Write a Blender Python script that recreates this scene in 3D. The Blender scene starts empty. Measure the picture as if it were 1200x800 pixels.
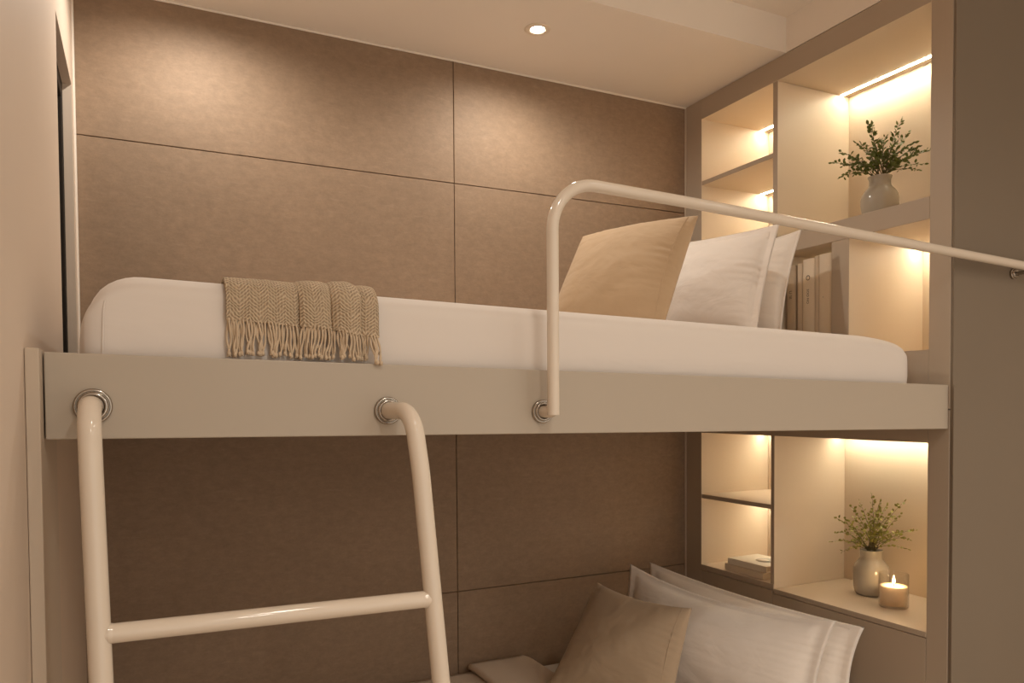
import bpy, bmesh, math, random
from mathutils import Vector, Matrix, noise as mnoise

C = bpy.context.scene.collection
H = 1.40                       # eye height; all z below are written relative to the eye
PI = math.pi
W = 2.40                       # concrete back wall plane (y)
XL = -0.147                    # left wall plane
XS = 1.9343                    # front plane of the shelving at the head of the bunks
YB = 1.311                     # front plane of the bunk board
ZC = 1.1526                    # low ceiling
random.seed(7)

# ------------------------------------------------------------------ helpers
def V(x, y, z): return Vector((x, y, z + H))

def bx(bm, x0, x1, y0, y1, z0, z1, bev=0.0, seg=2, mi=0):
    t = bmesh.new()
    bmesh.ops.create_cube(t, size=1)
    for v in t.verts:
        v.co = Vector((x0 + (x1-x0)*(v.co.x+.5), y0 + (y1-y0)*(v.co.y+.5), z0 + (z1-z0)*(v.co.z+.5) + H))
    if bev > 0:
        bmesh.ops.bevel(t, geom=list(t.edges), offset=bev, segments=seg, profile=.5, affect='EDGES')
    merge(bm, t, mi)

def merge(bm, t, mi=0):
    vm = {}
    for v in t.verts: vm[v] = bm.verts.new(v.co)
    for f in t.faces:
        try:
            n = bm.faces.new([vm[v] for v in f.verts]); n.smooth = f.smooth; n.material_index = mi if mi else f.material_index
        except ValueError: pass
    t.free()

def hexa(bm, c, bev=0.0, seg=2):
    """eight corners: bottom 4 (ccw) then top 4"""
    t = bmesh.new()
    vs = [t.verts.new(Vector((p[0], p[1], p[2]+H))) for p in c]
    for q in ((3,2,1,0),(4,5,6,7),(0,1,5,4),(1,2,6,5),(2,3,7,6),(3,0,4,7)): t.faces.new([vs[i] for i in q])
    bmesh.ops.recalc_face_normals(t, faces=t.faces)
    if bev: bmesh.ops.bevel(t, geom=list(t.edges), offset=bev, segments=seg, profile=.5, affect='EDGES')
    merge(bm, t)

def tube(bm, pts, r, seg=20, caps=True, rfun=None, abs_=False):
    pts = [Vector(p) if abs_ else V(*p) for p in pts]
    n = len(pts); rings = []
    tang = []
    for i in range(n):
        a = pts[max(i-1,0)]; b = pts[min(i+1,n-1)]
        tang.append((b-a).normalized())
    ref = Vector((0,0,1)) if abs(tang[0].z) < .9 else Vector((1,0,0))
    u = (ref - tang[0]*ref.dot(tang[0])).normalized()
    for i in range(n):
        u = (u - tang[i]*u.dot(tang[i])).normalized(); w = tang[i].cross(u)
        rr = r if rfun is None else r*rfun(i/(n-1))
        rings.append([bm.verts.new(pts[i] + (u*math.cos(2*PI*k/seg) + w*math.sin(2*PI*k/seg))*rr) for k in range(seg)])
    for i in range(n-1):
        for k in range(seg):
            f = bm.faces.new((rings[i][k], rings[i][(k+1)%seg], rings[i+1][(k+1)%seg], rings[i+1][k])); f.smooth = True
    if caps:
        bm.faces.new([bm.verts.new(v.co) for v in rings[0][::-1]]); bm.faces.new([bm.verts.new(v.co) for v in rings[-1]])

def fillet(path, rad, n=10):
    """polyline with rounded corners; rad per interior vertex"""
    P = [Vector(p) for p in path]; out = [P[0]]
    for i in range(1, len(P)-1):
        r = rad[i-1] if isinstance(rad, (list, tuple)) else rad
        a = (P[i-1]-P[i]); b = (P[i+1]-P[i]); la, lb = a.length, b.length
        a.normalize(); b.normalize()
        ang = a.angle(b); t = min(r/math.tan(ang/2), la*.95, lb*.95); r = t*math.tan(ang/2)
        bis = (a+b).normalized(); c = P[i] + bis*(r/math.sin(ang/2))
        s = P[i]+a*t - c; e = P[i]+b*t - c
        tot = s.angle(e); ax = s.cross(e).normalized()
        for k in range(n+1): out.append(c + Matrix.Rotation(tot*k/n, 3, ax) @ s)
    out.append(P[-1]); return [tuple(p) for p in out]

def lathe(bm, prof, c, seg=40, axis='Z', closed=False, mi=0):
    """prof: list of (r, h) ; c eye-relative centre"""
    c = V(*c); rings = []
    for r, h in prof:
        if r < 1e-6: rings.append([bm.verts.new(c + ax3(0, 0, h, axis))])
        else: rings.append([bm.verts.new(c + ax3(r*math.cos(2*PI*k/seg), r*math.sin(2*PI*k/seg), h, axis)) for k in range(seg)])
    for i in range(len(rings)-1):
        A, B = rings[i], rings[i+1]
        for k in range(seg):
            q = [A[k % len(A)], A[(k+1) % len(A)], B[(k+1) % len(B)], B[k % len(B)]]
            u = []
            for v in q:
                if v not in u: u.append(v)
            if len(u) > 2:
                f = bm.faces.new(u); f.smooth = True; f.material_index = mi
def ax3(a, b, h, axis):
    if axis == 'Z': return Vector((a, b, h))
    if axis == 'Y': return Vector((a, -h, b))      # h grows towards the room
    return Vector((h, a, b))

def root_loc(p):
    while p.parent is not None: p = p.parent
    return p.location.copy()

def obj(name, bm, m, parent=None, loc=None, label=None, kind=None):
    """bm holds world coordinates; links ONE mesh object"""
    if not isinstance(bm, bpy.types.Mesh):
        bmesh.ops.recalc_face_normals(bm, faces=bm.faces)
        me = bpy.data.meshes.new(name); bm.to_mesh(me); bm.free()
    else: me = bm
    for mm in (m if isinstance(m, (list, tuple)) else [m]): me.materials.append(mm)
    o = bpy.data.objects.new(name, me); C.objects.link(o)
    if parent is not None:
        o.parent = parent; me.transform(Matrix.Translation(-root_loc(parent)))
    elif loc is not None:
        o.location = V(*loc); me.transform(Matrix.Translation(-o.location))
    if label: o['label'] = label
    if kind: o['kind'] = kind
    return o

def thing(name, label, cat, loc, group=None):
    o = bpy.data.objects.new(name, None); C.objects.link(o)
    o.location = V(*loc); o.empty_display_size = .05
    o['label'] = label; o['category'] = cat
    if group: o['group'] = group
    return o
def tag(o, label, cat, group=None):
    o['label'] = label; o['category'] = cat
    if group: o['group'] = group
    return o
def struct(name, bm, m, parent=None):
    return obj(name, bm, m, parent, kind='structure')

# ------------------------------------------------------------------ materials
def mat(name, col, rough=.5, spec=.5, metal=0.0):
    m = bpy.data.materials.new(name); m.use_nodes = True
    b = m.node_tree.nodes['Principled BSDF']
    b.inputs['Base Color'].default_value = (*col, 1); b.inputs['Roughness'].default_value = rough
    b.inputs['Metallic'].default_value = metal; b.inputs['Specular IOR Level'].default_value = spec
    return m
def N(m, t, **kw):
    n = m.node_tree.nodes.new(t)
    for k, v in kw.items():
        if k in n.inputs: n.inputs[k].default_value = v
        else: setattr(n, k, v)
    return n
def L(m, a, b): m.node_tree.links.new(a, b)
def pb(m): return m.node_tree.nodes['Principled BSDF']
def coords(m, scale=(1,1,1)):
    tc = N(m, 'ShaderNodeTexCoord'); mp = N(m, 'ShaderNodeMapping'); mp.inputs['Scale'].default_value = scale
    L(m, tc.outputs['Object'], mp.inputs['Vector']); return mp.outputs['Vector']
def add_bump(m, h, strength=.2, dist=.002):
    b = N(m, 'ShaderNodeBump'); b.inputs['Strength'].default_value = strength; b.inputs['Distance'].default_value = dist
    L(m, h, b.inputs['Height']); L(m, b.outputs['Normal'], pb(m).inputs['Normal']); return b

def paint(name, col, rough=.55, var=.04, scale=3.0, bump=.05):
    m = mat(name, col, rough, .35)
    v = coords(m); n = N(m, 'ShaderNodeTexNoise'); n.inputs['Scale'].default_value = scale; n.inputs['Detail'].default_value = 5
    L(m, v, n.inputs['Vector'])
    mx = N(m, 'ShaderNodeMix', data_type='RGBA')
    mx.inputs[6].default_value = (*[c*(1-var) for c in col], 1); mx.inputs[7].default_value = (*[min(1, c*(1+var)) for c in col], 1)
    L(m, n.outputs['Fac'], mx.inputs[0]); L(m, mx.outputs[2], pb(m).inputs['Base Color'])
    n2 = N(m, 'ShaderNodeTexNoise'); n2.inputs['Scale'].default_value = 260; L(m, v, n2.inputs['Vector'])
    add_bump(m, n2.outputs['Fac'], bump, .001)
    return m

def concrete():
    m = mat('concrete_panel', (.25,.18,.13), .62, .3)
    v = coords(m, (1, 1, 1.5))
    def noi(s, d=6, r=.6, dist=0):
        n = N(m, 'ShaderNodeTexNoise'); n.inputs['Scale'].default_value = s; n.inputs['Detail'].default_value = d
        n.inputs['Roughness'].default_value = r; n.inputs['Distortion'].default_value = dist; L(m, v, n.inputs['Vector']); return n.outputs['Fac']
    a = noi(1.6, 8, .66, .1); b = noi(30, 8, .75, .0); c = noi(70, 5, .7)
    r1 = N(m, 'ShaderNodeValToRGB'); e = r1.color_ramp.elements
    e[0].position = .30; e[0].color = (.255,.172,.112,1); e[1].position = .70; e[1].color = (.315,.216,.144,1); L(m, a, r1.inputs[0])
    r2 = N(m, 'ShaderNodeValToRGB'); e = r2.color_ramp.elements
    e[0].position = .36; e[0].color = (.80,.80,.80,1); e[1].position = .64; e[1].color = (1.12,1.11,1.10,1); L(m, b, r2.inputs[0])
    mu = N(m, 'ShaderNodeMix', data_type='RGBA', blend_type='MULTIPLY'); mu.inputs[0].default_value = .7
    L(m, r1.outputs[0], mu.inputs[6]); L(m, r2.outputs[0], mu.inputs[7])
    # small pale streaky flecks
    v2 = coords(m, (16, 16, 60)); n3 = N(m, 'ShaderNodeTexNoise'); n3.inputs['Scale'].default_value = 1.3; n3.inputs['Detail'].default_value = 6
    L(m, v2, n3.inputs['Vector'])
    r3 = N(m, 'ShaderNodeValToRGB'); e = r3.color_ramp.elements
    e[0].position = .58; e[0].color = (0,0,0,1); e[1].position = .78; e[1].color = (1,1,1,1); L(m, n3.outputs['Fac'], r3.inputs[0])
    sc = N(m, 'ShaderNodeMath', operation='MULTIPLY'); sc.inputs[1].default_value = .22; L(m, r3.outputs[0], sc.inputs[0])
    m2 = N(m, 'ShaderNodeMix', data_type='RGBA'); m2.inputs[7].default_value = (.44,.315,.22,1)
    L(m, sc.outputs[0], m2.inputs[0]); L(m, mu.outputs[2], m2.inputs[6])
    L(m, m2.outputs[2], pb(m).inputs['Base Color'])
    ad = N(m, 'ShaderNodeMath', operation='ADD'); L(m, b, ad.inputs[0]); L(m, c, ad.inputs[1])
    add_bump(m, ad.outputs[0], .10, .004)
    return m

def fabric(name, col, weave=900, bump=.12, wr=.35, wscale=(7,7,7), rough=.85):
    m = mat(name, col, rough, .2)
    pb(m).inputs['Sheen Weight'].default_value = .15
    v = coords(m)
    w = N(m, 'ShaderNodeTexNoise'); w.inputs['Scale'].default_value = weave; L(m, v, w.inputs['Vector'])
    v2 = coords(m, wscale); n = N(m, 'ShaderNodeTexNoise'); n.inputs['Scale'].default_value = 1; n.inputs['Detail'].default_value = 3
    n.inputs['Distortion'].default_value = .5; L(m, v2, n.inputs['Vector'])
    b1 = N(m, 'ShaderNodeBump'); b1.inputs['Strength'].default_value = wr; b1.inputs['Distance'].default_value = .012; L(m, n.outputs['Fac'], b1.inputs['Height'])
    b2 = N(m, 'ShaderNodeBump'); b2.inputs['Strength'].default_value = bump; b2.inputs['Distance'].default_value = .0006
    L(m, w.outputs['Fac'], b2.inputs['Height']); L(m, b1.outputs['Normal'], b2.inputs['Normal']); L(m, b2.outputs['Normal'], pb(m).inputs['Normal'])
    return m

def knit():
    m = mat('knit', (.40,.31,.20), .9, .15)
    tc = N(m, 'ShaderNodeUVMap'); tc.uv_map = 'UVMap'
    sp = N(m, 'ShaderNodeSeparateXYZ'); L(m, tc.outputs['UV'], sp.inputs[0])
    def mt(op, a, b=None):
        n = N(m, 'ShaderNodeMath', operation=op)
        for i, q in enumerate((a, b)):
            if q is None: continue
            if isinstance(q, (int, float)): n.inputs[i].default_value = q
            else: L(m, q, n.inputs[i])
        return n.outputs[0]
    nz = N(m, 'ShaderNodeTexNoise'); nz.inputs['Scale'].default_value = 45; L(m, tc.outputs['UV'], nz.inputs['Vector'])
    # zigzag (herringbone) columns 2.6 cm wide, ribs 4.6 mm apart
    col = mt('PINGPONG', sp.outputs['X'], .015)
    ph = mt('ADD', mt('MULTIPLY', sp.outputs['Y'], 1.0), mt('MULTIPLY', col, .95))
    ph = mt('ADD', ph, mt('MULTIPLY', nz.outputs['Fac'], .013))
    rib = mt('SINE', mt('MULTIPLY', ph, 2*PI/.0062))
    st = mt('SINE', mt('MULTIPLY', sp.outputs['X'], 2*PI/.005))
    h = mt('ADD', mt('MULTIPLY', rib, .5), mt('MULTIPLY', mt('MULTIPLY', st, nz.outputs['Fac']), .5))
    hh = mt('ADD', mt('MULTIPLY', h, .5), .5)
    r = N(m, 'ShaderNodeValToRGB'); e = r.color_ramp.elements
    e[0].position = .05; e[0].color = (.27,.195,.125,1); e[1].position = .65; e[1].color = (.58,.445,.31,1); L(m, hh, r.inputs[0])
    L(m, r.outputs[0], pb(m).inputs['Base Color'])
    add_bump(m, hh, .85, .004)
    return m

def emit(name, col, s):
    m = bpy.data.materials.new(name); m.use_nodes = True; nt = m.node_tree
    nt.nodes.remove(nt.nodes['Principled BSDF']); e = nt.nodes.new('ShaderNodeEmission')
    e.inputs[0].default_value = (*col, 1); e.inputs[1].default_value = s
    nt.links.new(e.outputs[0], nt.nodes['Material Output'].inputs[0]); return m

M = dict(
    concrete=concrete(), gap=mat('joint_backing', (.07,.045,.03), .9),
    wall=paint('wall_paint', (.63,.51,.41), .6), ceil=paint('ceiling_paint', (.83,.745,.655), .7), room=paint('room_paint', (.72,.64,.56), .7),
    taupe=paint('taupe_wall_paint', (.205,.158,.113), .6), floor=paint('floor_oak', (.62,.52,.42), .45, .10, 6),
    lam=paint('cream_laminate', (.52,.42,.325), .42, .02, 2, .02), lam_in=paint('lit_niche_laminate', (.66,.545,.42), .45, .02, 2, .02), edge=paint('shaded_front_laminate', (.43,.345,.265), .42, .02, 2, .02), board=paint('board_laminate', (.43,.36,.285), .4, .02, 2, .02),  # same laminate: lit niche and shaded front tones put into the colour
    rail=mat('cream_powder_coat', (.68,.58,.475), .12, .5), chrome=mat('brushed_chrome', (.42,.37,.32), .2, .5, 1.0),
    sheet=fabric('white_cotton', (.70,.625,.565), 700, .08, .30, (3,3,9)), pillow=fabric('white_pillow_cotton', (.77,.69,.62), 700, .08, .5, (9,9,14)),
    beige=fabric('beige_linen', (.52,.365,.225), 500, .25, .4, (9,9,14)), tan=fabric('tan_cotton', (.40,.295,.20), 600, .2, .4, (9,9,14)),
    duvet=fabric('sand_cotton', (.66,.535,.42), 600, .15, .5, (6,6,8)), knit=knit(), yarn=fabric('yarn', (.56,.43,.30), 900, .3, .2),
    dark=mat('dark_bronze_frame', (.022,.015,.010), .6, .2), night=mat('dark_glass', (.008,.006,.005), .05, .6),
    vase=mat('glazed_stoneware', (.41,.375,.32), .12, .5), leaf_dark=mat('dark_leaf', (.105,.130,.022), .45, .4), leaf_lime=mat('lime_leaf', (.26,.25,.055), .45, .4),
    stem=mat('stem', (.11,.09,.035), .6), led=emit('warm_led', (1,.885,.65), 82), led_dim=emit('warm_led_dim', (1,.885,.65), 60), lamp=emit('lamp_lens', (1,.88,.72), 60),
    flame=emit('flame', (1,.70,.30), 40), wick=mat('wick', (.02,.015,.01), .8),
    paper=mat('page_paper', (.66,.55,.42), .8), cream=mat('cream_cloth', (.76,.64,.50), .7), ecru=mat('ecru_cloth', (.60,.48,.36), .7), taupe_cl=mat('taupe_cloth', (.45,.35,.25), .7),
    ink=mat('dark_ink', (.03,.022,.015), .7), pale=mat('pale_cover', (.80,.72,.60), .5), ring=mat('white_trim', (.75,.64,.52), .4),
)
# candle wax: waxy, glows a little from within because the flame lights it
wx = mat('wax', (.97,.77,.53), .45, .4); pb(wx).inputs['Subsurface Weight'].default_value = .7; pb(wx).inputs['Subsurface Radius'].default_value = (.022,.022,.022); pb(wx).inputs['Subsurface Scale'].default_value = .8; pb(wx).subsurface_method = 'BURLEY'
M['wax'] = wx
gl = bpy.data.materials.new('clear_glass'); gl.use_nodes = True; gl.node_tree.nodes.remove(gl.node_tree.nodes['Principled BSDF'])
_t = N(gl, 'ShaderNodeBsdfTransparent'); _t.inputs[0].default_value = (.995,.99,.985,1); _g = N(gl, 'ShaderNodeBsdfGlossy'); _g.inputs['Roughness'].default_value = .03
_f = N(gl, 'ShaderNodeLayerWeight'); _f.inputs['Blend'].default_value = .5; _x = N(gl, 'ShaderNodeMixShader')
_p = N(gl, 'ShaderNodeMath', operation='POWER'); _p.inputs[1].default_value = 2.4; _q = N(gl, 'ShaderNodeMath', operation='MULTIPLY_ADD'); _q.inputs[1].default_value = .75; _q.inputs[2].default_value = .04
L(gl, _f.outputs['Facing'], _p.inputs[0]); L(gl, _p.outputs[0], _q.inputs[0]); L(gl, _q.outputs[0], _x.inputs[0]); L(gl, _t.outputs[0], _x.inputs[1]); L(gl, _g.outputs[0], _x.inputs[2]); L(gl, _x.outputs[0], gl.node_tree.nodes['Material Output'].inputs[0])
M['glass'] = gl
for k, tr in (('leaf_dark', .2), ('leaf_lime', .25)):
    pb(M[k]).inputs['Coat Weight'].default_value = .2

# ------------------------------------------------------------------ room shell
P1, P2, SEAM = .7437, -.6365, .9614
b = bmesh.new()
bx(b, XL-.2, 2.5, W+.012, W+.05, -H, 1.30, mi=1)  # dark brown backing that shows in the panel joints
g = .0011
for x0, x1 in ((XL-.1, SEAM-g), (SEAM+g, 2.35)):
    for z0, z1 in ((-H, P2-g), (P2+g, P1-g), (P1+g, ZC+.05)):
        bx(b, x0, x1, W, W+.0125, z0, z1, .0012, 1)
struct('wall_back', b, [M['concrete'], M['gap']])
b = bmesh.new(); bx(b, XL-.25, 3.3, -2.1, W+.05, -H-.06, -H); struct('floor', b, M['floor'])
EC, ZH = 1.8857, ZC+.116
b = bmesh.new(); bx(b, XL-.1, 2.35, EC, W+.012, ZC, ZC+.2); struct('ceiling', b, M['ceil'])
b = bmesh.new(); bx(b, XL-.25, 3.3, -2.1, EC, ZH, ZH+.08); struct('ceiling_main', b, M['ceil'])
# thin shadow-gap bead between the low ceiling and the concrete
b = bmesh.new(); bx(b, XL, XS-.001, W-.006, W, ZC-.006, ZC-.0005, .001, 1); struct('trim_1', b, M['ceil'])
# wall above the shelving, flush with its face
b = bmesh.new(); bx(b, XS+.002, 2.3, 1.3309, EC, ZC+.002, ZH+.01); struct('wall_upstand', b, M['ceil'])
b = bmesh.new(); bx(b, XS-.0055, XS-.0005, W-.0075, W-.0005, -H+.001, ZC-.0065, .001, 1); struct('trim_4', b, M['lam'])
# left wall with the window opening
WY0, WY1, WZ0, WZ1 = 1.90, 2.315, .02, .845
b = bmesh.new()
bx(b, XL-.2, XL, -2.0, WY0, -H, ZH+.01)
bx(b, XL-.2, XL, WY1, W+.012, -H, ZH+.01)
bx(b, XL-.2, XL, WY0, WY1, WZ1, ZH+.01)
bx(b, XL-.2, XL, WY0, WY1, -H, WZ0)
struct('wall_left', b, M['wall'])
win = bpy.data.objects.new('window_1', None); C.objects.link(win); win.location = V(XL-.05, 2.1, WZ0); win['kind'] = 'structure'
b = bmesh.new(); fx0, fx1 = XL-.06, XL-.0205
for r_ in ((WY0, WY0+.045, WZ0, WZ1), (WY1-.03, WY1, WZ0, WZ1), (WY0+.045, WY1-.03, WZ0, WZ0+.045), (WY0+.045, WY1-.03, WZ1-.045, WZ1)):
    bx(b, fx0, fx1, r_[0]+.0005, r_[1]-.0005, r_[2]+.0005, r_[3]-.0005, .002, 1)
f_ = struct('window_frame', b, M['dark'], win)
b = bmesh.new(); bx(b, XL-.046, XL-.040, WY0+.04, WY1-.025, WZ0+.04, WZ1-.04); struct('window_pane', b, M['night'], win)
b = bmesh.new(); bx(b, XL-.001, XL+.004, WY1+.055, W-.001, .0, ZC-.001, .001, 1); struct('trim_2', b, M['ceil'])
# right wall return that faces the room, rear and right walls
b = bmesh.new(); bx(b, 1.937, 3.3, 1.301, 1.3075, -H, ZH+.01); struct('wall_right', b, M['taupe'])
b = bmesh.new(); bx(b, 1.9345, 1.946, 1.2965, 1.3005, -H, .0435, .001, 1); struct('trim_3', b, M['taupe'])
b = bmesh.new(); bx(b, 3.2, 3.3, -2.0, 1.3, -H, ZH+.01); struct('wall_side', b, M['room'])

# ------------------------------------------------------------------ upper bunk platform
zt = lambda x: .0825 + (x-XL)*(.0444-.0825)/(XS-XL)
zb = lambda x: -.0471 + (x-XL)*(-.0724+.0471)/(XS-XL)
t = thing('bunk_platform', 'upper bunk platform with a plain taupe front board carrying the ladder and rail', 'bunk bed', (.9, 1.32, -.06))
x0, x1 = -.1265, 1.9325
b = bmesh.new(); hexa(b, [(x0,YB,zb(x0)),(x1,YB,zb(x1)),(x1,YB+.022,zb(x1)),(x0,YB+.022,zb(x0)),(x0,YB,zt(x0)),(x1,YB,zt(x1)),(x1,YB+.022,zt(x1)),(x0,YB+.022,zt(x0))], .0016, 2)
obj('front_board', b, M['board'], t)
b = bmesh.new(); q = lambda x, s: zb(x) + s
hexa(b, [(x0,YB+.0225,q(x0,.004)),(x1,YB+.0225,q(x1,.004)),(x1,W-.006,q(x1,.004)),(x0,W-.006,q(x0,.004)),(x0,YB+.0225,q(x0,.090)),(x1,YB+.0225,q(x1,.082)),(x1,W-.006,q(x1,.082)),(x0,W-.006,q(x0,.090))])
obj('base_slab', b, M['board'], t)
b = bmesh.new(); bx(b, XL+.0005, -.1285, 1.272, 1.50, -H+.001, .085, .0015, 2)
tag(obj('side_panel_post', b, M['lam'], loc=(-.137, 1.4, -H)), 'narrow upright cream panel standing against the left wall at the board end', 'panel')

# ------------------------------------------------------------------ mattresses
def soft_box(x0, x1, y0, y1, z0f, z1f, rt=.045, re=.06, nx=70, ny=26, nz=14, puff=.006, seed=0, exl=0, ezl=0, exr=0, ezr=0):
    """rounded mattress; z0f/z1f are functions of x"""
    bm = bmesh.new()
    def shape(a, c, d):          # a,c,d in -1..1
        hx, hy = (x1-x0)/2, (y1-y0)/2
        xm = (x0+x1)/2 + a*hx; z0, z1 = z0f(xm), z1f(xm); hz = (z1-z0)/2
        p = Vector((a*hx, c*hy, d*hz)); r = min(rt, hz*.98)
        core = Vector((max(-hx+r, min(hx-r, p.x)), max(-hy+r, min(hy-r, p.y)), max(-hz+r, min(hz-r, p.z))))
        dv = p - core
        if dv.length > r: dv = dv.normalized()*r
        p = core + dv
        bl = (1-abs(d)**3)
        # slumped ends: broad elliptic shoulder at the left, shallow droop at the right
        h_ = (p.z+hz)/(2*hz)
        for s_, ex, ez in ((p.x+hx, exl, ezl), (hx-p.x, exr, ezr)):
            if ex > 0 and s_ < ex:
                al = hz - ez*(1-math.sqrt(max(0, 1-((ex-s_)/ex)**2))); p.z = -hz + h_*(al+hz); h_ = (p.z+hz)/(2*hz)
        if abs(c) > .999: p.y += math.copysign(puff*bl, c)
        if abs(a) > .999: p.x += math.copysign(puff*bl, a)
        return Vector(((x0+x1)/2 + p.x, (y0+y1)/2 + p.y, (z0+z1)/2 + p.z + H))
    def lin(n, e=.12, k=7):      # denser near both ends
        out = [-1 + e*(i/k) for i in range(k)] + [-1+e + (2-2*e)*i/n for i in range(n+1)] + [1-e + e*((i+1)/k) for i in range(k)]
        return out
    A, B, D = lin(nx, .09), lin(ny, .16), lin(nz, .9, 8) if False else [-1+2*i/(2*nz) for i in range(2*nz+1)]
    cache = {}
    def vt(a, c, d):
        k = (round(a,5), round(c,5), round(d,5))
        if k not in cache: cache[k] = bm.verts.new(shape(a, c, d))
        return cache[k]
    def sheet(U, Vv, f):
        for i in range(len(U)-1):
            for j in range(len(Vv)-1):
                q = [f(U[i],Vv[j]), f(U[i+1],Vv[j]), f(U[i+1],Vv[j+1]), f(U[i],Vv[j+1])]
                fa = bm.faces.new(q); fa.smooth = True
    for s in (-1, 1):
        sheet(A, B, lambda u, v: vt(u, v, s)); sheet(A, D, lambda u, v: vt(u, s, v)); sheet(B, D, lambda u, v: vt(s, u, v))
    return bm
mz0 = lambda x: zb(x) + .0925
mz1 = lambda x: .2125 - (x+.04)*.0232
t = thing('mattress', 'white sheeted mattress on the upper bunk above the taupe board', 'mattress', (.88, 1.86, .05))
obj('mattress_body', soft_box(-.079, 1.834, 1.352, 2.37, mz0, mz1, .034, exl=.085, ezl=.085, exr=.20, ezr=.030), M['sheet'], t)
b = bmesh.new()
pth = [(-.052, 1.3455, mz0(0)+.02), (-.050, 1.3455, .13), (-.049, 1.3460, .150), (-.047, 1.348, .166)]
tube(b, fillet(pth, .02, 4), .0012, 8); obj('seam', b, M['sheet'], t)
LZ = -.93
t = thing('bunk_platform', 'low lower bunk base under the shaded bedding', 'bunk bed', (.9, 1.32, -H))
b = bmesh.new(); bx(b, -.1265, 1.9325, YB, YB+.022, -H+.03, LZ-.11, .0015); obj('front_board', b, M['board'], t)
b = bmesh.new(); bx(b, -.1265, 1.9325, YB+.0225, W-.006, -H+.001, LZ-.151); obj('base_slab', b, M['board'], t)
t = thing('mattress', 'cream sheeted mattress on the lower bunk, mostly hidden below the pillows', 'mattress', (.88, 1.86, LZ-.15))
obj('mattress_body', soft_box(-.075, 1.90, 1.345, 2.385, lambda x: LZ-.15, lambda x: LZ+.006, .045), M['sheet'], t)
# duvet with turned back fold
b = bmesh.new()
def cloth_strip(bm, prof, y0, y1, amp, ny=30, th=.012, seed=0):
    """prof: list of (x, z); swept along y with soft undulation"""
    rows = []
    for j in range(ny+1):
        y = y0 + (y1-y0)*j/ny
        e = min(1, (1-abs(2*j/ny-1))*10)
        row = []
        for x, z in prof:
            n = mnoise.noise(Vector((x*5+seed, y*4, seed)))*amp
            row.append(bm.verts.new(Vector((x + mnoise.noise(Vector((x*2+seed, y*3, 5.)))*amp*1.6, y, z + n - (1-e)*th*.7 + H))))
        rows.append(row)
    for j in range(ny):
        for i in range(len(prof)-1):
            f = bm.faces.new((rows[j][i], rows[j][i+1], rows[j+1][i+1], rows[j+1][i])); f.smooth = True
    # closed section: join last to first
        f = bm.faces.new((rows[j][-1], rows[j][0], rows[j+1][0], rows[j+1][-1])); f.smooth = True
    bm.faces.new(rows[0][::-1]); bm.faces.new(rows[-1])
def slab_prof(x0, x1, zb_, zt_, n=26, r=.5):
    hz = (zt_-zb_)/2; pr = []
    for k in range(9):
        a = PI/2 + PI*k/8; pr.append((x0+hz + math.cos(a)*hz, zb_+hz + math.sin(a)*hz))
    for i in range(1, n): pr.append((x0+hz + (x1-x0-2*hz)*i/n, zb_))
    for k in range(9):
        a = -PI/2 + PI*k/8; pr.append((x1-hz + math.cos(a)*hz, zb_+hz + math.sin(a)*hz))
    for i in range(1, n): pr.append((x1-hz - (x1-x0-2*hz)*i/n, zt_))
    return pr
t = thing('duvet', 'sand coloured duvet on the lower bunk with its top turned back', 'duvet', (.5, 1.86, LZ+.01))
cloth_strip(b, slab_prof(-.06, 1.19, LZ+.013, LZ+.029), 1.36, 2.375, .003); obj('duvet_body', b, M['duvet'], t)
b = bmesh.new(); cloth_strip(b, slab_prof(.985, 1.205, LZ+.0335, LZ+.056), 1.362, 2.373, .0035, seed=3); obj('turned_back_edge', b, M['duvet'], t)

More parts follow.
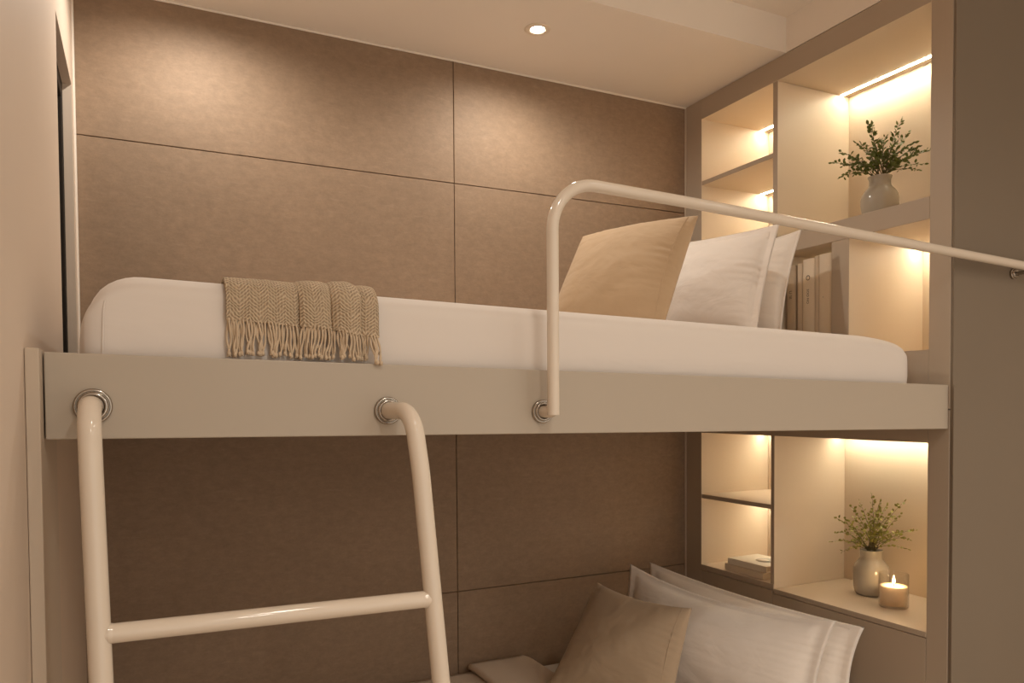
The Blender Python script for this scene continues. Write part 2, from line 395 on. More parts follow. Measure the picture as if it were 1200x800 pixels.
# ------------------------------------------------------------------ pillows
def fbm(p): return mnoise.noise(p) + .5*mnoise.noise(p*2.1) + .25*mnoise.noise(p*4.3)
def pillow(name, corners, th, m, label, cat, group, flange=.0, n=72, seed=0, pinch=.035, seam_side=None, wr=.004, sm=None, pinchv=None):
    """corners TL,TR,BR,BL seen from the room; flange: flat border width as a share"""
    TL, TR, BR, BL = [V(*c) for c in corners]
    pinchv = pinch if pinchv is None else pinchv
    nrm = (TR-TL).cross(BL-TL).normalized()
    if nrm.y > 0: nrm = -nrm             # towards the room
    cen = (TL+TR+BR+BL)/4
    t = bpy.data.objects.new(name, None); C.objects.link(t); base = (BL+BR)/2; t.location = base
    tag(t, label, cat, group)
    def pos(u, v):
        p = TL*(1-u)*(1-v) + TR*u*(1-v) + BR*u*v + BL*(1-u)*v
        # concave edges between pulled-out corners
        pu = 4*u*(1-u); pv = 4*v*(1-v)
        ex = (TR-TL)*(1-v) + (BR-BL)*v; ey = (BL-TL)*(1-u) + (BR-TR)*u
        p = p + ex*(pinch*pv*(1-2*u)) + ey*(pinchv*pu*(1-2*v))
        return p
    def puffv(u, v):
        f = flange
        a = max(0, min(1, (u-f)/(1-2*f))); c = max(0, min(1, (v-f)/(1-2*f)))
        q = (4*a*(1-a))**.55 * (4*c*(1-c))**.55
        return q
    bm = bmesh.new(); S = {}
    for s in (1, -1):
        for i in range(n+1):
            for j in range(n+1):
                u, v = i/n, j/n
                edge = i in (0, n) or j in (0, n)
                if s == -1 and edge: S[(s,i,j)] = S[(1,i,j)]; continue
                p = pos(u, v); q = puffv(u, v)
                e = min(u, v, 1-u, 1-v)
                # gathers: creases running in from the seams
                gmod = .55 + .9*mnoise.noise(Vector((v*5+seed*3, u*4, 9.)))
                gath = mnoise.noise(Vector((v*30+seed, u*2.2, s))) * math.exp(-min(u,1-u)*7) + mnoise.noise(Vector((u*22+seed, v*3, s+4))) * math.exp(-min(v,1-v)*9)
                wv = fbm(Vector((u*4+seed, v*4, s*3.))) * wr * q + gath*gmod*wr*1.5*min(1, e*14)
                p = p + nrm*(s*(q*th/2 + (0 if edge else .0015)) + wv)
                S[(s,i,j)] = bm.verts.new(p)
        for i in range(n):
            for j in range(n):
                qd = [S[(s,i,j)], S[(s,i+1,j)], S[(s,i+1,j+1)], S[(s,i,j+1)]]
                f = bm.faces.new(qd if s == 1 else qd[::-1]); f.smooth = True
    obj('cover', bm, m, t)
    # stitched seam cords
    def off(u, v): return pos(u, v) + nrm*(puffv(u, v)*th/2 + .0018)
    sm = sm or m
    b = bmesh.new()
    if seam_side == 'right':
        us = .935
        tube(b, [tuple(off(us, .02+.96*k/30)) for k in range(31)], .0011, 6, abs_=True); obj('seam', b, sm, t)
    elif flange > 0:
        fl = flange*1.0
        ring = [(fl+(1-2*fl)*k/24, fl) for k in range(24)] + [(1-fl, fl+(1-2*fl)*k/24) for k in range(24)] + [(1-fl-(1-2*fl)*k/24, 1-fl) for k in range(24)] + [(fl, 1-fl-(1-2*fl)*k/24) for k in range(25)]
        tube(b, [tuple(off(*k)) for k in ring], .0011, 6, abs_=True); obj('seam', b, sm, t)
    else:
        ring = [(k/24, 0) for k in range(24)] + [(1, k/24) for k in range(24)] + [(1-k/24, 1) for k in range(24)] + [(0, 1-k/24) for k in range(25)]
        tube(b, [tuple(pos(*k)) for k in ring], .0022, 8, abs_=True); obj('piping', b, sm, t)
    return t
GU, GL = 'pillows on the upper bunk', 'pillows on the lower bunk'
pillow('cushion', [(1.2206,2.0,.5099),(1.4174,1.70,.5271),(1.2197,1.60,.196),(1.030,1.90,.199)], .15, M['beige'],
       'plain beige cushion leaning on the white pillows of the upper bunk', 'cushion', GU, seam_side='right', seed=1, pinch=.018)
pillow('pillow', [(1.625,2.13,.542),(1.68,1.6576,.5199),(1.545,1.61,.186),(1.49,2.10,.20)], .13, M['pillow'],
       'white pillow on the upper bunk directly behind the beige cushion', 'pillow', GU, flange=.06, seed=2, pinch=.02)
pillow('pillow', [(1.815,2.17,.53),(1.835,1.7203,.5328),(1.718,1.69,.182),(1.70,2.15,.19)], .12, M['pillow'],
       'white pillow nearest the upright books on the upper bunk', 'pillow', GU, seed=3, flange=.03)
pillow('cushion', [(1.3317,2.1,-.5822),(1.4343,1.75,-.5956),(1.300,1.685,-.905),(1.105,2.03,-.866)], .13, M['tan'],
       'tan square cushion in front of the white pillows on the lower bunk', 'cushion', GL, seam_side='right', seed=4, pinchv=.055, pinch=.025)
pillow('pillow', [(1.5,2.1585,-.5479),(1.70,1.4686,-.5967),(1.575,1.43,-.915),(1.37,2.12,-.905)], .15, M['pillow'],
       'wide white pillow directly behind the tan cushion on the lower bunk', 'pillow', GL, flange=.05, seed=5, pinchv=.105)
pillow('pillow', [(1.655,2.2586,-.5757),(1.84,1.492,-.6405),(1.735,1.44,-.92),(1.55,2.2,-.915)], .12, M['pillow'],
       'wide white pillow against the lower shelving under the candle niche', 'pillow', GL, seed=6, flange=.045, pinchv=.05)

# ------------------------------------------------------------------ knitted throw
t = thing('throw_blanket', 'knitted sand throw with fringe hanging over the upper mattress edge', 'blanket', (.25, 1.34, .08))
TX0, TX1 = .130, .3825
def fold(x):
    """overlapping pleats: forward offset of the cloth across its width"""
    s = (x-TX0)/(TX1-TX0); o = 0
    for c0, w, a in ((.0,.50,.005),(.475,.225,.017),(.685,.20,.026),(.86,.16,.017)):
        k = (s-c0)/w
        if 0 <= k <= 1: o = max(o, a*math.sin(PI*min(1, k*.86+.07))**.5)
    return o
hem = lambda x: .142 - (x-TX0)*.066 - (.006 if x > .30 else 0)*min(1, (x-.30)/.04)
bm = bmesh.new(); uvl = bm.loops.layers.uv.new('UVMap')
nx, ns = 110, 70; grid = []
for i in range(nx+1):
    x = TX0 + (TX1-TX0)*i/nx; o = fold(x); top = mz1(x) + .004
    # profile: from the back over the top, round the edge, down to the hem
    prof = []
    R = .040
    for k in range(24): prof.append((1.66 - (1.66-1.352-R)*k/24, top))
    for k in range(19):
        a = PI/2*k/18; prof.append((1.348+R-.003 - R*math.sin(a), top - R*(1-math.cos(a))))
    z1_ = top - R
    for k in range(1, 28): prof.append((1.345, z1_ + (hem(x)-z1_)*k/27))
    col = []; L_ = 0; pv = None
    for k, (y, z) in enumerate(prof):
        if pv: L_ += math.hypot(y-pv[0], z-pv[1])
        pv = (y, z)
        down = min(1, max(0, (1.46-y)/.08)); up = max(0, min(1, (y-1.345)/.04))
        wig = .0015*mnoise.noise(Vector((x*60, L_*30, 2)))
        yy = y - (o*down*(.35+.65*(1-up)) + .003)
        zz = z + o*(.42*up) + wig*up + .001
        xs = x + (0.006*(1-min(1,k/30)) if i < 10 else 0) + .002*mnoise.noise(Vector((x*20, L_*14, 7)))
        col.append((bm.verts.new(Vector((xs, yy+wig*(1-up), zz+H))), L_))
    grid.append(col)
for i in range(nx):
    for k in range(len(grid[0])-1):
        f = bm.faces.new((grid[i][k][0], grid[i+1][k][0], grid[i+1][k+1][0], grid[i][k+1][0])); f.smooth = True
        for lp, (ii, kk) in zip(f.loops, ((i,k),(i+1,k),(i+1,k+1),(i,k+1))): lp[uvl].uv = ((TX0 + (TX1-TX0)*ii/nx)*1.0, grid[ii][kk][1])
o = obj('knit_cloth', bm, M['knit'], t)
sd = o.modifiers.new('thick', 'SOLIDIFY'); sd.thickness = .0045; sd.offset = 1
rnd = random.Random(3)
NT = 44
for i in range(NT):
    x = TX0+.003 + (TX1-TX0-.006)*i/(NT-1); z0 = hem(x)+.004; o_ = fold(x)
    b = bmesh.new(); zend = zt(x) + rnd.uniform(.0035, .010); y0 = 1.3395 - o_
    if x > .366: zend = zt(x) - rnd.uniform(.000, .006)
    xe = x + rnd.uniform(-.006, .006)
    for s in (-1, 1):
        a1, a2 = rnd.uniform(.3, 1), rnd.uniform(-PI, PI); pts = []
        for k in range(13):
            u = k/12
            px = x + (xe-x)*u + s*.0026*math.sin(PI*min(1,u*1.25))*a1*1.5 + .0022*math.sin(u*7+a2)*u
            py = y0 - .0015*s + .0015*math.sin(u*6+a2) + min(o_*.4, .006)*u
            if x > .366: py = min(py, 1.306 - .001*s) if u > .6 else py - (.034 - 0)*u*.9
            pts.append((px, py, z0 + (zend-z0)*u))
        tube(b, pts, .00185, 7, rfun=lambda u: 1.0 + .18*math.sin(u*60))
    # knotted end
    lathe(b, [(0,-.004),(.0026,-.003),(.0034,0),(.0024,.004),(0,.005)], (xe, pts[-1][1], zend+.004), 8)
    obj('tassel', b, M['yarn'], t)

# ------------------------------------------------------------------ ladder and guard rail
def flange(parent, c, r, name='flange'):
    b = bmesh.new()
    lathe(b, [(0,.0),(r,.0),(r,.004),(r*.95,.0065),(r*.86,.0068),(r*.83,.0055),(r*.80,.0062),(r*.79,.010),(r*.72,.0115),(r*.62,.0115),(r*.60,.006),(0,.006)], c, 48, 'Y')
    return obj(name, b, M['chrome'], parent, label='chrome ring flange')
t = thing('ladder', 'cream tubular ladder hooked to the upper bunk board at left', 'ladder', (.19, 1.19, -H))
RL = .0152
lx = lambda z: -.0630 + (-z-.05)*.024
rx = lambda z: .4085 + (-z-.05)*.080
YL = 1.19
Lp = [(-.0642, 1.3095, .0014), (-.0645, YL+.018, .0014), (lx(-.09), YL, -.09), (lx(-.8), YL-.02, -.8), (lx(-H), YL-.04, -H+.002)]
Rp = [(.3941, 1.3095, -.0094), (.405, YL+.016, -.0094), (rx(-.11), YL, -.11), (rx(-.8), YL-.02, -.8), (rx(-H), YL-.04, -H+.002)]
for P_ in (Lp, Rp):
    b = bmesh.new(); tube(b, fillet(P_, [.05, .2, .2], 14), RL, 28); obj('side_rail', b, M['rail'], t)
for zr in (-.3165, -.655, -.995):
    b = bmesh.new(); yy = YL - .02*max(0, (-zr-.11)/.69)
    tube(b, [(lx(zr), yy, zr+.0035), (rx(zr), yy, zr-.0035)], .0138, 24); 
    for xx, s in ((lx(zr)+RL-.004, 1), (rx(zr)-RL+.004, -1)):
        tube(b, [(xx, yy, zr+.0035*s), (xx+.006*s, yy, zr+.0035*s)], .0138, 24, rfun=lambda u, s=s: 1.07-.07*u)
    obj('rung', b, M['rail'], t)
flange(t, (-.0642, 1.3108, .0014), .0268); flange(t, (.3941, 1.3108, -.0094), .0245)
t = thing('guard_rail', 'cream tubular guard rail bent from the board up and across to the right wall', 'rail', (.70, 1.26, -.02))
YR = 1.262
b = bmesh.new()
pth = [(.7036, YR, -.0205), (.7036, YR, .4235), (1.0416, YR, .4140), (2.30, YR, .3645)]
tube(b, fillet(pth, [.092, .5], 16), .0116, 26); obj('rail_tube', b, M['rail'], t)
b = bmesh.new(); tube(b, fillet([(.7045, 1.3095, -.0141), (.7036, YR, -.0141), (.7036, YR, .030)], .012, 8), .0118, 24); obj('elbow', b, M['rail'], t)
flange(t, (.7051, 1.3108, -.0141), .0228)
b = bmesh.new(); tube(b, fillet([(2.190, 1.2992, .3540), (2.190, YR, .3540), (2.190, YR, .372)], .010, 6), .0055, 16); obj('wall_bracket', b, M['chrome'], t, label='chrome wall bracket')
flange(t, (2.190, 1.3008, .3540), .0150)

# ------------------------------------------------------------------ shelving units
XB = 2.275      # niche back
YE0, YE1 = 1.3085, 2.3985          # whole unit
G = .0008
def led(parent, y0, y1, z, xx=None, m='led'):
    xx = xx or XB-.040
    b = bmesh.new(); bx(b, xx-.0060, xx+.0060, y0, y1, z-.0011, z-.0002)
    o = obj('led_strip', b, M[m], parent, label='glowing warm light strip'); return o
def panel(parent, name, y0, y1, z0, z1, x0=XS, x1=XB, m='lam', bev=.0009, lab=None):
    b = bmesh.new(); bx(b, x0, x1, y0, y1, z0, z1, bev, 1)
    ms = M[m]
    if m == 'lam':           # cream boards; bed-side faces painted darker as shaded, niche faces lighter as lit
        b.normal_update()
        for f in b.faces: f.material_index = 1 if (f.normal.x < -.5 or abs(f.normal.y) > .5 and y0 < YE0+.001 and f.calc_center_median().y < YE0+.001) else 0
        ms = [M['lam_in'], M['edge']]
    return obj(name, b, ms, parent, label=lab)
YS, YD0, YD1, YR0 = 2.3052, 1.9213, 1.9424, 1.3700
t = thing('shelving_unit', 'tall lit shelving unit at the head of the upper bunk, reaching the ceiling', 'shelf', (2.1, 1.85, .0))
b = bmesh.new(); bx(b, XB+.0005, XB+.016, YE0, YE1, -.02, ZC-.001); obj('back_panel', b, M['lam_in'], t)
panel(t, 'side_panel', YS, YE1, -.02, ZC-.0015); panel(t, 'side_panel', YE0, YR0, -.02, ZC-.0015)
panel(t, 'top_panel', YR0+G/2, YS-G/2, 1.077, ZC-.0015); panel(t, 'base_panel', YR0+G/2, YS-G/2, -.02, .1423)
panel(t, 'divider', YD0, YD1, .1430, 1.0765, x0=XS+.001)
panel(t, 'shelf', YD1+G/2, YS-G/2, .8275, .8435, x0=XS+.0015); panel(t, 'shelf', YD1+G/2, YS-G/2, .5125, .5285, x0=XS+.0015)
panel(t, 'shelf', YR0+G/2, YD0-G/2, .4965, .5574)
panel(t, 'divider', 1.6323, 1.6973, .1430, .4960, x0=XS+.001)
led(t, YR0+.003, YD0-.003, 1.077); led(t, YD1+.003, YS-.003, 1.077); led(t, YD1+.003, YS-.003, .8275); led(t, YD1+.003, YS-.003, .5125)
led(t, YR0+.003, 1.6290, .4965); led(t, 1.7005, YD0-.003, .4965, m='led_dim')
t = thing('shelving_unit', 'lit shelving unit with cabinet fronts at the head of the lower bunk', 'shelf', (2.1, 1.85, -H))
LD0, LD1 = 1.9314, 1.9476
zl1 = -.022
b = bmesh.new(); bx(b, XB+.0005, XB+.016, YE0, YE1, -H+.001, zl1); obj('back_panel', b, M['lam_in'], t)
panel(t, 'side_panel', YS, YE1, -H+.001, zl1); panel(t, 'side_panel', YE0, YR0, -H+.001, zl1)
panel(t, 'top_panel', YR0+G/2, YS-G/2, -.1125, zl1)
panel(t, 'divider', LD0, LD1, -.6335, -.1130, x0=XS+.001)
panel(t, 'shelf', LD1+G/2, YS-G/2, -.3645, -.3490, x0=XS+.0015)
panel(t, 'shelf', YR0+G/2, LD0-G/2, -.6500, -.6345, x0=XS-.001); panel(t, 'shelf', LD0+G/2, YS-G/2, -.6400, -.6200, x0=XS-.001)
panel(t, 'cabinet_carcass', YR0+G, YS-G, -H+.03, -.6515, x0=XS+.019)
panel(t, 'drawer_front', YR0+.0015, LD0+.0065, -1.02, -.6525, x1=XS+.018); panel(t, 'drawer_front', YR0+.0015, LD0+.0065, -H+.032, -1.023, x1=XS+.018)
panel(t, 'door', LD0+.0085, YS-.0015, -H+.032, -.6425, x1=XS+.018)
led(t, YR0+.003, LD0-.003, -.1125, m='led_dim'); led(t, LD1+.003, YS-.003, -.1125, m='led_dim'); led(t, LD1+.003, YS-.003, -.3645, m='led_dim')

# ------------------------------------------------------------------ books
def text_mesh(s, size, depth=.0004):
    cu = bpy.data.curves.new('txt', 'FONT'); cu.body = s; cu.size = size; cu.extrude = depth; cu.align_x = 'CENTER'; cu.align_y = 'CENTER'
    o = bpy.data.objects.new('txt', cu); C.objects.link(o)
    dg = bpy.context.evaluated_depsgraph_get(); me = bpy.data.meshes.new_from_object(o.evaluated_get(dg))
    bpy.data.objects.remove(o); bpy.data.curves.remove(cu); return me
ZN = .1430
def upright_book(y0, y1, z1, x0, dep, cov, label, title=None, lean=0.0):
    w = y1-y0
    t = thing('book', label, 'book', ((x0+dep/2), (y0+y1)/2, ZN), 'upright books on the upper niche')
    b = bmesh.new()
    # spine with rounded back facing the bed, two boards
    t_ = bmesh.new(); pr = []
    for k in range(9):
        a = -PI/2 + PI*k/8; pr.append((x0 + .006 - .006*math.cos(a), (y0+y1)/2 + math.sin(a)*w/2))
    pr += [(x0+dep, y1), (x0+dep, y1-.0028), (x0+.010, y1-.0028), (x0+.010, y0+.0028), (x0+dep, y0+.0028), (x0+dep, y0)]
    lo = [b.verts.new(V(x, y, ZN+.0008)) for x, y in pr]; hi = [b.verts.new(V(x, y, z1)) for x, y in pr]
    n = len(pr)
    for k in range(n): b.faces.new((lo[k], lo[(k+1)%n], hi[(k+1)%n], hi[k]))
    b.faces.new(lo[::-1]); b.faces.new(hi)
    obj('cover', b, M[cov], t)
    b = bmesh.new(); bx(b, x0+.0105, x0+dep-.004, y0+.0031, y1-.0031, ZN+.004, z1-.004); obj('pages', b, M['paper'], t)
    for s, zc, sz in (title or []):
        me = text_mesh(s, sz)
        R = Matrix(((0,0,-1,0),(0,-1,0,0),(-1,0,0,0),(0,0,0,1)))     # glyph x -> down, glyph normal -> -x
        R = Matrix(((0,0,-1,0),(0,1,0,0),(0,0,0,1),(0,0,0,1)))
        # columns: glyph X -> (0,0,-1); glyph Y -> (0,-1,0)... right handed with normal (-1,0,0)
        R = Matrix(((0,0,-1,x0+.0004),(0,-1,0,(y0+y1)/2),(-1,0,0,zc+H),(0,0,0,1)))
        if R.to_3x3().determinant() < 0: R = Matrix(((0,0,-1,x0+.0004),(0,1,0,(y0+y1)/2),(-1,0,0,zc+H),(0,0,0,1)))
        me.transform(R); obj('spine_title', me, M['ink'], t, label='dark spine lettering')
    return t
XK = 1.958
upright_book(1.919, 1.9205-.0001, .40, XK, .15, 'taupe_cl', '') if False else None
upright_book(1.8700, 1.9080, .4560, XK+.004, .17, 'taupe_cl', 'shadowed taupe book half hidden behind the back white pillow, leftmost of the row', [('U III', .36, .016)])
upright_book(1.8405, 1.8640, .4580, XK+.006, .16, 'ecru', 'slim brown-grey book left of the cream book with lettering', [('o', .20, .010)])
upright_book(1.7870, 1.8360, .4665, XK, .18, 'cream', 'thick cream book with dark lettering down its spine', [('O', .405, .022), ('3OO NO', .345, .012)])
upright_book(1.7705, 1.7860, .4700, XK+.001, .17, 'ecru', 'very thin ribbed book between the two thick cream books')
upright_book(1.7200, 1.7695, .4710, XK, .18, 'cream', 'thick plain cream book at the right end of the row', [('.', .335, .02)])
# two books lying in the lower left niche
def flat_book(x0, x1, y0, y1, z0, z1, yaw, cov, label):
    t = thing('book', label, 'book', ((x0+x1)/2, (y0+y1)/2, z0), 'books lying in the lower niche')
    R = Matrix.Translation(V((x0+x1)/2,(y0+y1)/2,0)) @ Matrix.Rotation(yaw, 4, 'Z') @ Matrix.Translation(-V((x0+x1)/2,(y0+y1)/2,0))
    b = bmesh.new()
    bx(b, x0, x1, y0, y1, z0, z0+.0035, .001, 1); bx(b, x0, x1, y0, y1, z1-.0035, z1, .001, 1); bx(b, x0, x0+.004, y0, y1, z0+.003, z1-.003)
    b.transform(R); obj('cover', b, M[cov], t)
    b = bmesh.new(); bx(b, x0+.0042, x1-.004, y0+.003, y1-.003, z0+.0036, z1-.0036); b.transform(R); obj('pages', b, M['paper'], t)
    return t, R
flat_book(1.952, 2.10, 1.992, 2.195, -.6195, -.5975, -.04, 'cream', 'cream book lying flat on the lower niche floor, beneath another book')
tb, R = flat_book(1.960, 2.11, 1.996, 2.186, -.5970, -.5750, .03, 'pale', 'pale book with a printed picture lying on top of the other flat book')
b = bmesh.new(); lathe(b, [(0,.0),(.040,.0),(.040,.0004),(0,.0004)], (2.045, 2.075, -.5749), 28); b.transform(R); obj('cover_print', b, mat('grey_print', (.55,.52,.45), .5), tb)
b = bmesh.new(); lathe(b, [(0,.0),(.020,.0),(.020,.0003),(0,.0003)], (2.035, 2.085, -.5744), 24); b.transform(R); obj('cover_print', b, M['pale'], tb)

# ------------------------------------------------------------------ vases and branches
def vase(c, r, h, label, tall=False):
    prof = [(0,0),(.74,0),(.82,.012),(.90,.06),(.955,.16),(.985,.32),(1.0,.48),(.99,.56),(.94,.64),(.83,.71),(.70,.765),(.625,.80),(.60,.84),(.60,.95),(.62,.985),(.625,1.0),(.59,1.0),(.55,.96),(.55,.85),(.60,.78),(.88,.62),(.93,.48),(.80,.06),(0,.04)] if tall else [(0,0),(.60,0),(.68,.012),(.80,.10),(.93,.24),(1.0,.40),(.995,.52),(.93,.62),(.80,.70),(.66,.755),(.585,.80),(.565,.86),(.575,.94),(.625,.985),(.635,1.0),(.60,1.0),(.53,.96),(.51,.86),(.55,.78),(.85,.60),(.92,.42),(.70,.08),(0,.05)]
    b = bmesh.new(); lathe(b, [(p*r, q*h) for p, q in prof], c, 56)
    return tag(obj('vase', b, M['vase'], loc=c), label, 'vase', 'stoneware vases')
def sprig(parent, base, tip, mleaf, rd, nl, ls, bend, wide=.5, lims=None):
    base, tip = Vector(base), Vector(tip); d = tip-base; up = Vector((0,0,1))
    side = d.cross(up).normalized() if d.cross(up).length > 1e-4 else Vector((1,0,0))
    pts = []
    for k in range(13):
        u = k/12; p = base + d*u + up*(bend*math.sin(PI*u)) + side*(rd.uniform(-.002,.002)*u); pts.append(p)
    def clip(p):
        if not lims: return p
        return Vector((min(max(p.x, lims[0]), lims[1]), min(max(p.y, lims[2]), lims[3]), p.z))
    pts = [clip(p) for p in pts]
    b = bmesh.new(); tube(b, [tuple(p) for p in pts], .0011, 6, rfun=lambda u: 1.15-.75*u, abs_=True)
    st = obj('sprig', b, M['stem'], parent)
    lb = bmesh.new()
    for i in range(nl):
        u = .22 + .78*(i+rd.uniform(-.3,.3))/max(1, nl-1); u = max(.15, min(1, u)); f = u*12; k = min(11, int(f)); p = pts[k].lerp(pts[k+1], f-k)
        ax = (pts[min(12,k+1)]-pts[k]).normalized()
        an = rd.uniform(0, 2*PI); perp = Vector((math.cos(an), math.sin(an), rd.uniform(-.3,.5)))
        dirv = (ax*rd.uniform(.35,.9) + perp*.8).normalized() if u < .97 else ax
        l = ls*rd.uniform(.7,1.15)*(1.05-.25*u); wv = l*wide*rd.uniform(.8,1.1)
        nn = dirv.cross(Vector((rd.uniform(-1,1), rd.uniform(-1,1), rd.uniform(-1,1)))).normalized(); sd_ = dirv.cross(nn)
        p0 = p + dirv*.003
        # leaf blade: midrib fold, closed thin lens
        prof = [(0,.0),(.18,.55),(.42,1.0),(.68,.85),(.88,.42),(1,0)]
        mid = [lb.verts.new(clip(p0 + dirv*(l*a) - nn*(l*.10*math.sin(PI*a)))) for a, w in prof]
        Lf = [lb.verts.new(clip(p0 + dirv*(l*a) + sd_*(wv*.5*w) + nn*(l*.05*w))) for a, w in prof[1:-1]]
        Rt = [lb.verts.new(clip(p0 + dirv*(l*a) - sd_*(wv*.5*w) + nn*(l*.05*w))) for a, w in prof[1:-1]]
        for S_ in (Lf, Rt):
            lb.faces.new((mid[0], mid[1], S_[0]))
            for q in range(3): lb.faces.new((mid[q+1], mid[q+2], S_[q+1], S_[q]))
            lb.faces.new((mid[4], mid[5], S_[3]))
    for f_ in lb.faces: f_.smooth = True
    obj('leaves', lb, mleaf, st)
RT = Vector((.898545,-.438831,0)).normalized(); DP = Vector((.438831,.898545,0)).normalized()
def bouquet(c, tips, mleaf, label, seed, nl, ls, wide, zm, lims):
    rd = random.Random(seed); base = V(*c)
    t = thing('leafy_branches', label, 'plant', c, 'cut branches in vases')
    for (r_, h_, dp) in tips:
        a = rd.uniform(0, 2*PI)
        b0 = base + Vector((math.cos(a)*.012, math.sin(a)*.012, 0))
        tip = base + RT*r_ + DP*dp + Vector((0,0,h_))
        ln = (tip-base).length
        sprig(t, b0, tip, mleaf, rd, max(7, int(nl*ln/.15)), ls, rd.uniform(.012,.024), wide, lims)
    return t
c1 = (2.088, 1.647, .5582); h1 = .144
vase(c1, .0555, h1, 'grey glazed vase in the upper right niche behind the guard rail')
s1 = .00268   # metres per pixel there
tips1 = [(px*s1, pz*s1, dp) for px, pz, dp in ((-6,64,.02),(-16,60,-.01),(24,66,.0),(38,56,.03),(-48,28,-.02),(-52,20,.02),(-49,-1,-.03),(-42,4,.01),(55,30,-.02),(48,38,.02),(50,16,.0),(38,6,-.03),(-28,34,-.04),(-22,44,.03),(8,48,.04),(14,40,-.05),(30,34,-.05),(-4,40,-.05),(-34,20,.05),(26,22,.05),(2,34,.05),(-14,30,-.06),(42,24,-.05),(-8,24,-.03),(4,20,-.06),(14,26,-.02),(-20,18,-.05),(20,16,-.06),(-26,12,-.02),(-30,24,.01),(32,20,.01))]
bouquet((c1[0], c1[1], c1[2]+h1-.004), tips1, M['leaf_dark'], 'dark green leafy branches fanning out of the upper grey vase', 11, 27, .0175, .55, s1, (1.94, 2.262, 1.378, 1.914))
c2 = (2.160, 1.727, -.6342); h2 = .148
vase(c2, .0560, h2, 'grey glazed vase in the lower right niche beside the candle', True)
s2 = .00278
tips2 = [(px*s2, pz*s2, dp) for px, pz, dp in ((0,66,.0),(6,58,-.02),(-22,52,.01),(36,58,-.01),(28,44,-.03),(52,26,-.02),(48,14,.0),(36,4,-.03),(-44,40,-.02),(-46,24,-.03),(-48,12,-.01),(-40,2,-.04),(-30,30,-.05),(-16,38,.03),(14,36,.04),(10,44,-.05),(22,26,-.06),(-8,46,-.04),(-20,22,.05),(24,20,.04),(-4,30,-.06),(-34,14,-.06),(8,24,-.04),(-12,20,-.06),(16,16,-.06),(-24,12,-.04),(-30,38,.0),(18,54,.0),(-14,58,.0))]
bouquet((c2[0], c2[1], c2[2]+h2-.004), tips2, M['leaf_lime'], 'small-leaved lime green branches in the lower vase by the candle', 23, 21, .0140, .80, s2, (1.94, 2.262, 1.378, 1.924))

# ------------------------------------------------------------------ candle
cc = (2.088, 1.588, -.6343); cr, ch = .0425, .104
t = thing('candle', 'lit cream candle in a clear glass jar at the right of the lower niche', 'candle', cc)
b = bmesh.new(); lathe(b, [(0,0),(cr*.93,0),(cr,.004),(cr,ch-.001),(cr-.0012,ch),(cr-.0024,ch-.001),(cr-.0024,.009),(cr*.85,.0075),(0,.0075)], cc, 64); obj('glass_jar', b, M['glass'], t, label='clear glass jar')
b = bmesh.new(); wr_ = cr-.0030; lathe(b, [(0,.0085),(wr_,.0085),(wr_,.0655),(wr_-.001,.0662),(wr_*.6,.0640),(.006,.0632),(0,.0632)], cc, 56); obj('wax', b, M['wax'], t)
b = bmesh.new(); tube(b, [(cc[0],cc[1],cc[2]+.062),(cc[0],cc[1],cc[2]+.068),(cc[0]+.001,cc[1],cc[2]+.073)], .0009, 8); obj('wick', b, M['wick'], t)
b = bmesh.new(); lathe(b, [(0,0),(.0022,.002),(.0037,.006),(.0038,.010),(.0026,.016),(.0011,.022),(0,.027)], (cc[0],cc[1],cc[2]+.0715), 20); obj('flame', b, M['flame'], t, label='bright flame')

# ------------------------------------------------------------------ ceiling light
lc = (1.1185, 2.0935, ZC)
t = thing('ceiling_light', 'small round recessed downlight glowing in the low ceiling', 'light', lc)
b = bmesh.new(); lathe(b, [(.022,-.0005),(.040,-.0005),(.0405,-.0015),(.039,-.003),(.033,-.0042),(.031,-.0030),(.0285,-.0030),(.0270,-.0040),(.022,-.0025),(.022,-.0005)], lc, 48); obj('trim_ring', b, M['ring'], t)
b = bmesh.new(); lathe(b, [(0,-.0030),(.0150,-.0028),(.0215,-.0015),(.0215,-.0006),(0,-.0006)], lc, 40); obj('lens', b, M['lamp'], t, label='bright lens')

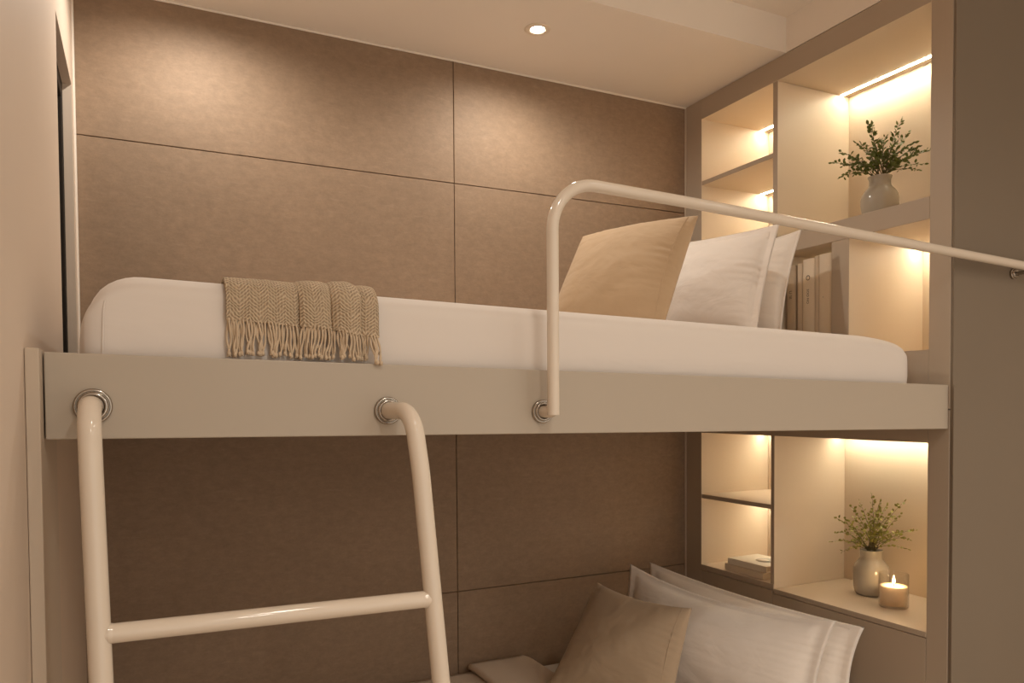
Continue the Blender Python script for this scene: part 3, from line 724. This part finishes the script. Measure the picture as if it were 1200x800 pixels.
# ------------------------------------------------------------------ lights
WARM = (1.0, .945, .845)
def spot(name, loc, power, ang, blend, rad, aim=(0,0,-1), col=WARM):
    l = bpy.data.lights.new(name, 'SPOT'); l.energy = power; l.spot_size = math.radians(ang); l.spot_blend = blend; l.shadow_soft_size = rad; l.color = col
    o = bpy.data.objects.new(name, l); C.objects.link(o); o.location = V(*loc)
    o.rotation_euler = Vector(aim).to_track_quat('-Z', 'Y').to_euler(); return o
K = 1.0
for nm, x in (('downlight_lamp', 1.1185), ('downlight_lamp', .165)):
    spot(nm, (x, 2.0935, ZC-.012), 15*K, 172, .7, .018)
# the room's own downlights, in the main ceiling behind and beside the camera
for x, y, p in ((.50, .20, 34), (1.60, .20, 10), (.50, -1.0, 46), (1.60, -1.0, 54), (2.6, -.4, 40)):
    spot('room_lamp', (x, y, ZH-.012), p*K, 160, .8, .08)
# the candle's flame
l = bpy.data.lights.new('candle_glow', 'POINT'); l.energy = 1.0; l.shadow_soft_size = .006; l.color = (1,.62,.28)
o = bpy.data.objects.new('candle_glow', l); C.objects.link(o); o.location = V(cc[0], cc[1], cc[2]+.082)

w = bpy.data.worlds.new('world'); bpy.context.scene.world = w; w.use_nodes = True
w.node_tree.nodes['Background'].inputs[0].default_value = (1,.92,.80,1); w.node_tree.nodes['Background'].inputs[1].default_value = 1.15

# ------------------------------------------------------------------ camera
cam = bpy.data.cameras.new('camera'); co = bpy.data.objects.new('camera', cam); C.objects.link(co)
rt = Vector((.898545,-.438831,-.006633)); up = Vector((.018206,.02217,.999588)); fw = Vector((.438503,.898296,-.02791))
rt.normalize(); fw = (fw - rt*fw.dot(rt)).normalized(); up = rt.cross(fw)
co.matrix_world = Matrix(((rt.x, up.x, -fw.x, 0), (rt.y, up.y, -fw.y, 0), (rt.z, up.z, -fw.z, H), (0,0,0,1)))
cam.sensor_fit = 'HORIZONTAL'; cam.sensor_width = 36; cam.lens = 891.6648/1200*36
cam.shift_x = 0; cam.shift_y = (498.6989-400)/1200
cam.clip_start = .02; cam.clip_end = 30
S = bpy.context.scene; S.camera = co
S.view_settings.view_transform = 'Standard'; S.view_settings.look = 'None'; S.view_settings.gamma = 1; S.view_settings.use_curve_mapping = False
S.view_settings.exposure = 0.0
S.cycles.max_bounces = 8; S.cycles.diffuse_bounces = 5; S.cycles.transmission_bounces = 8; S.cycles.sample_clamp_indirect = 6
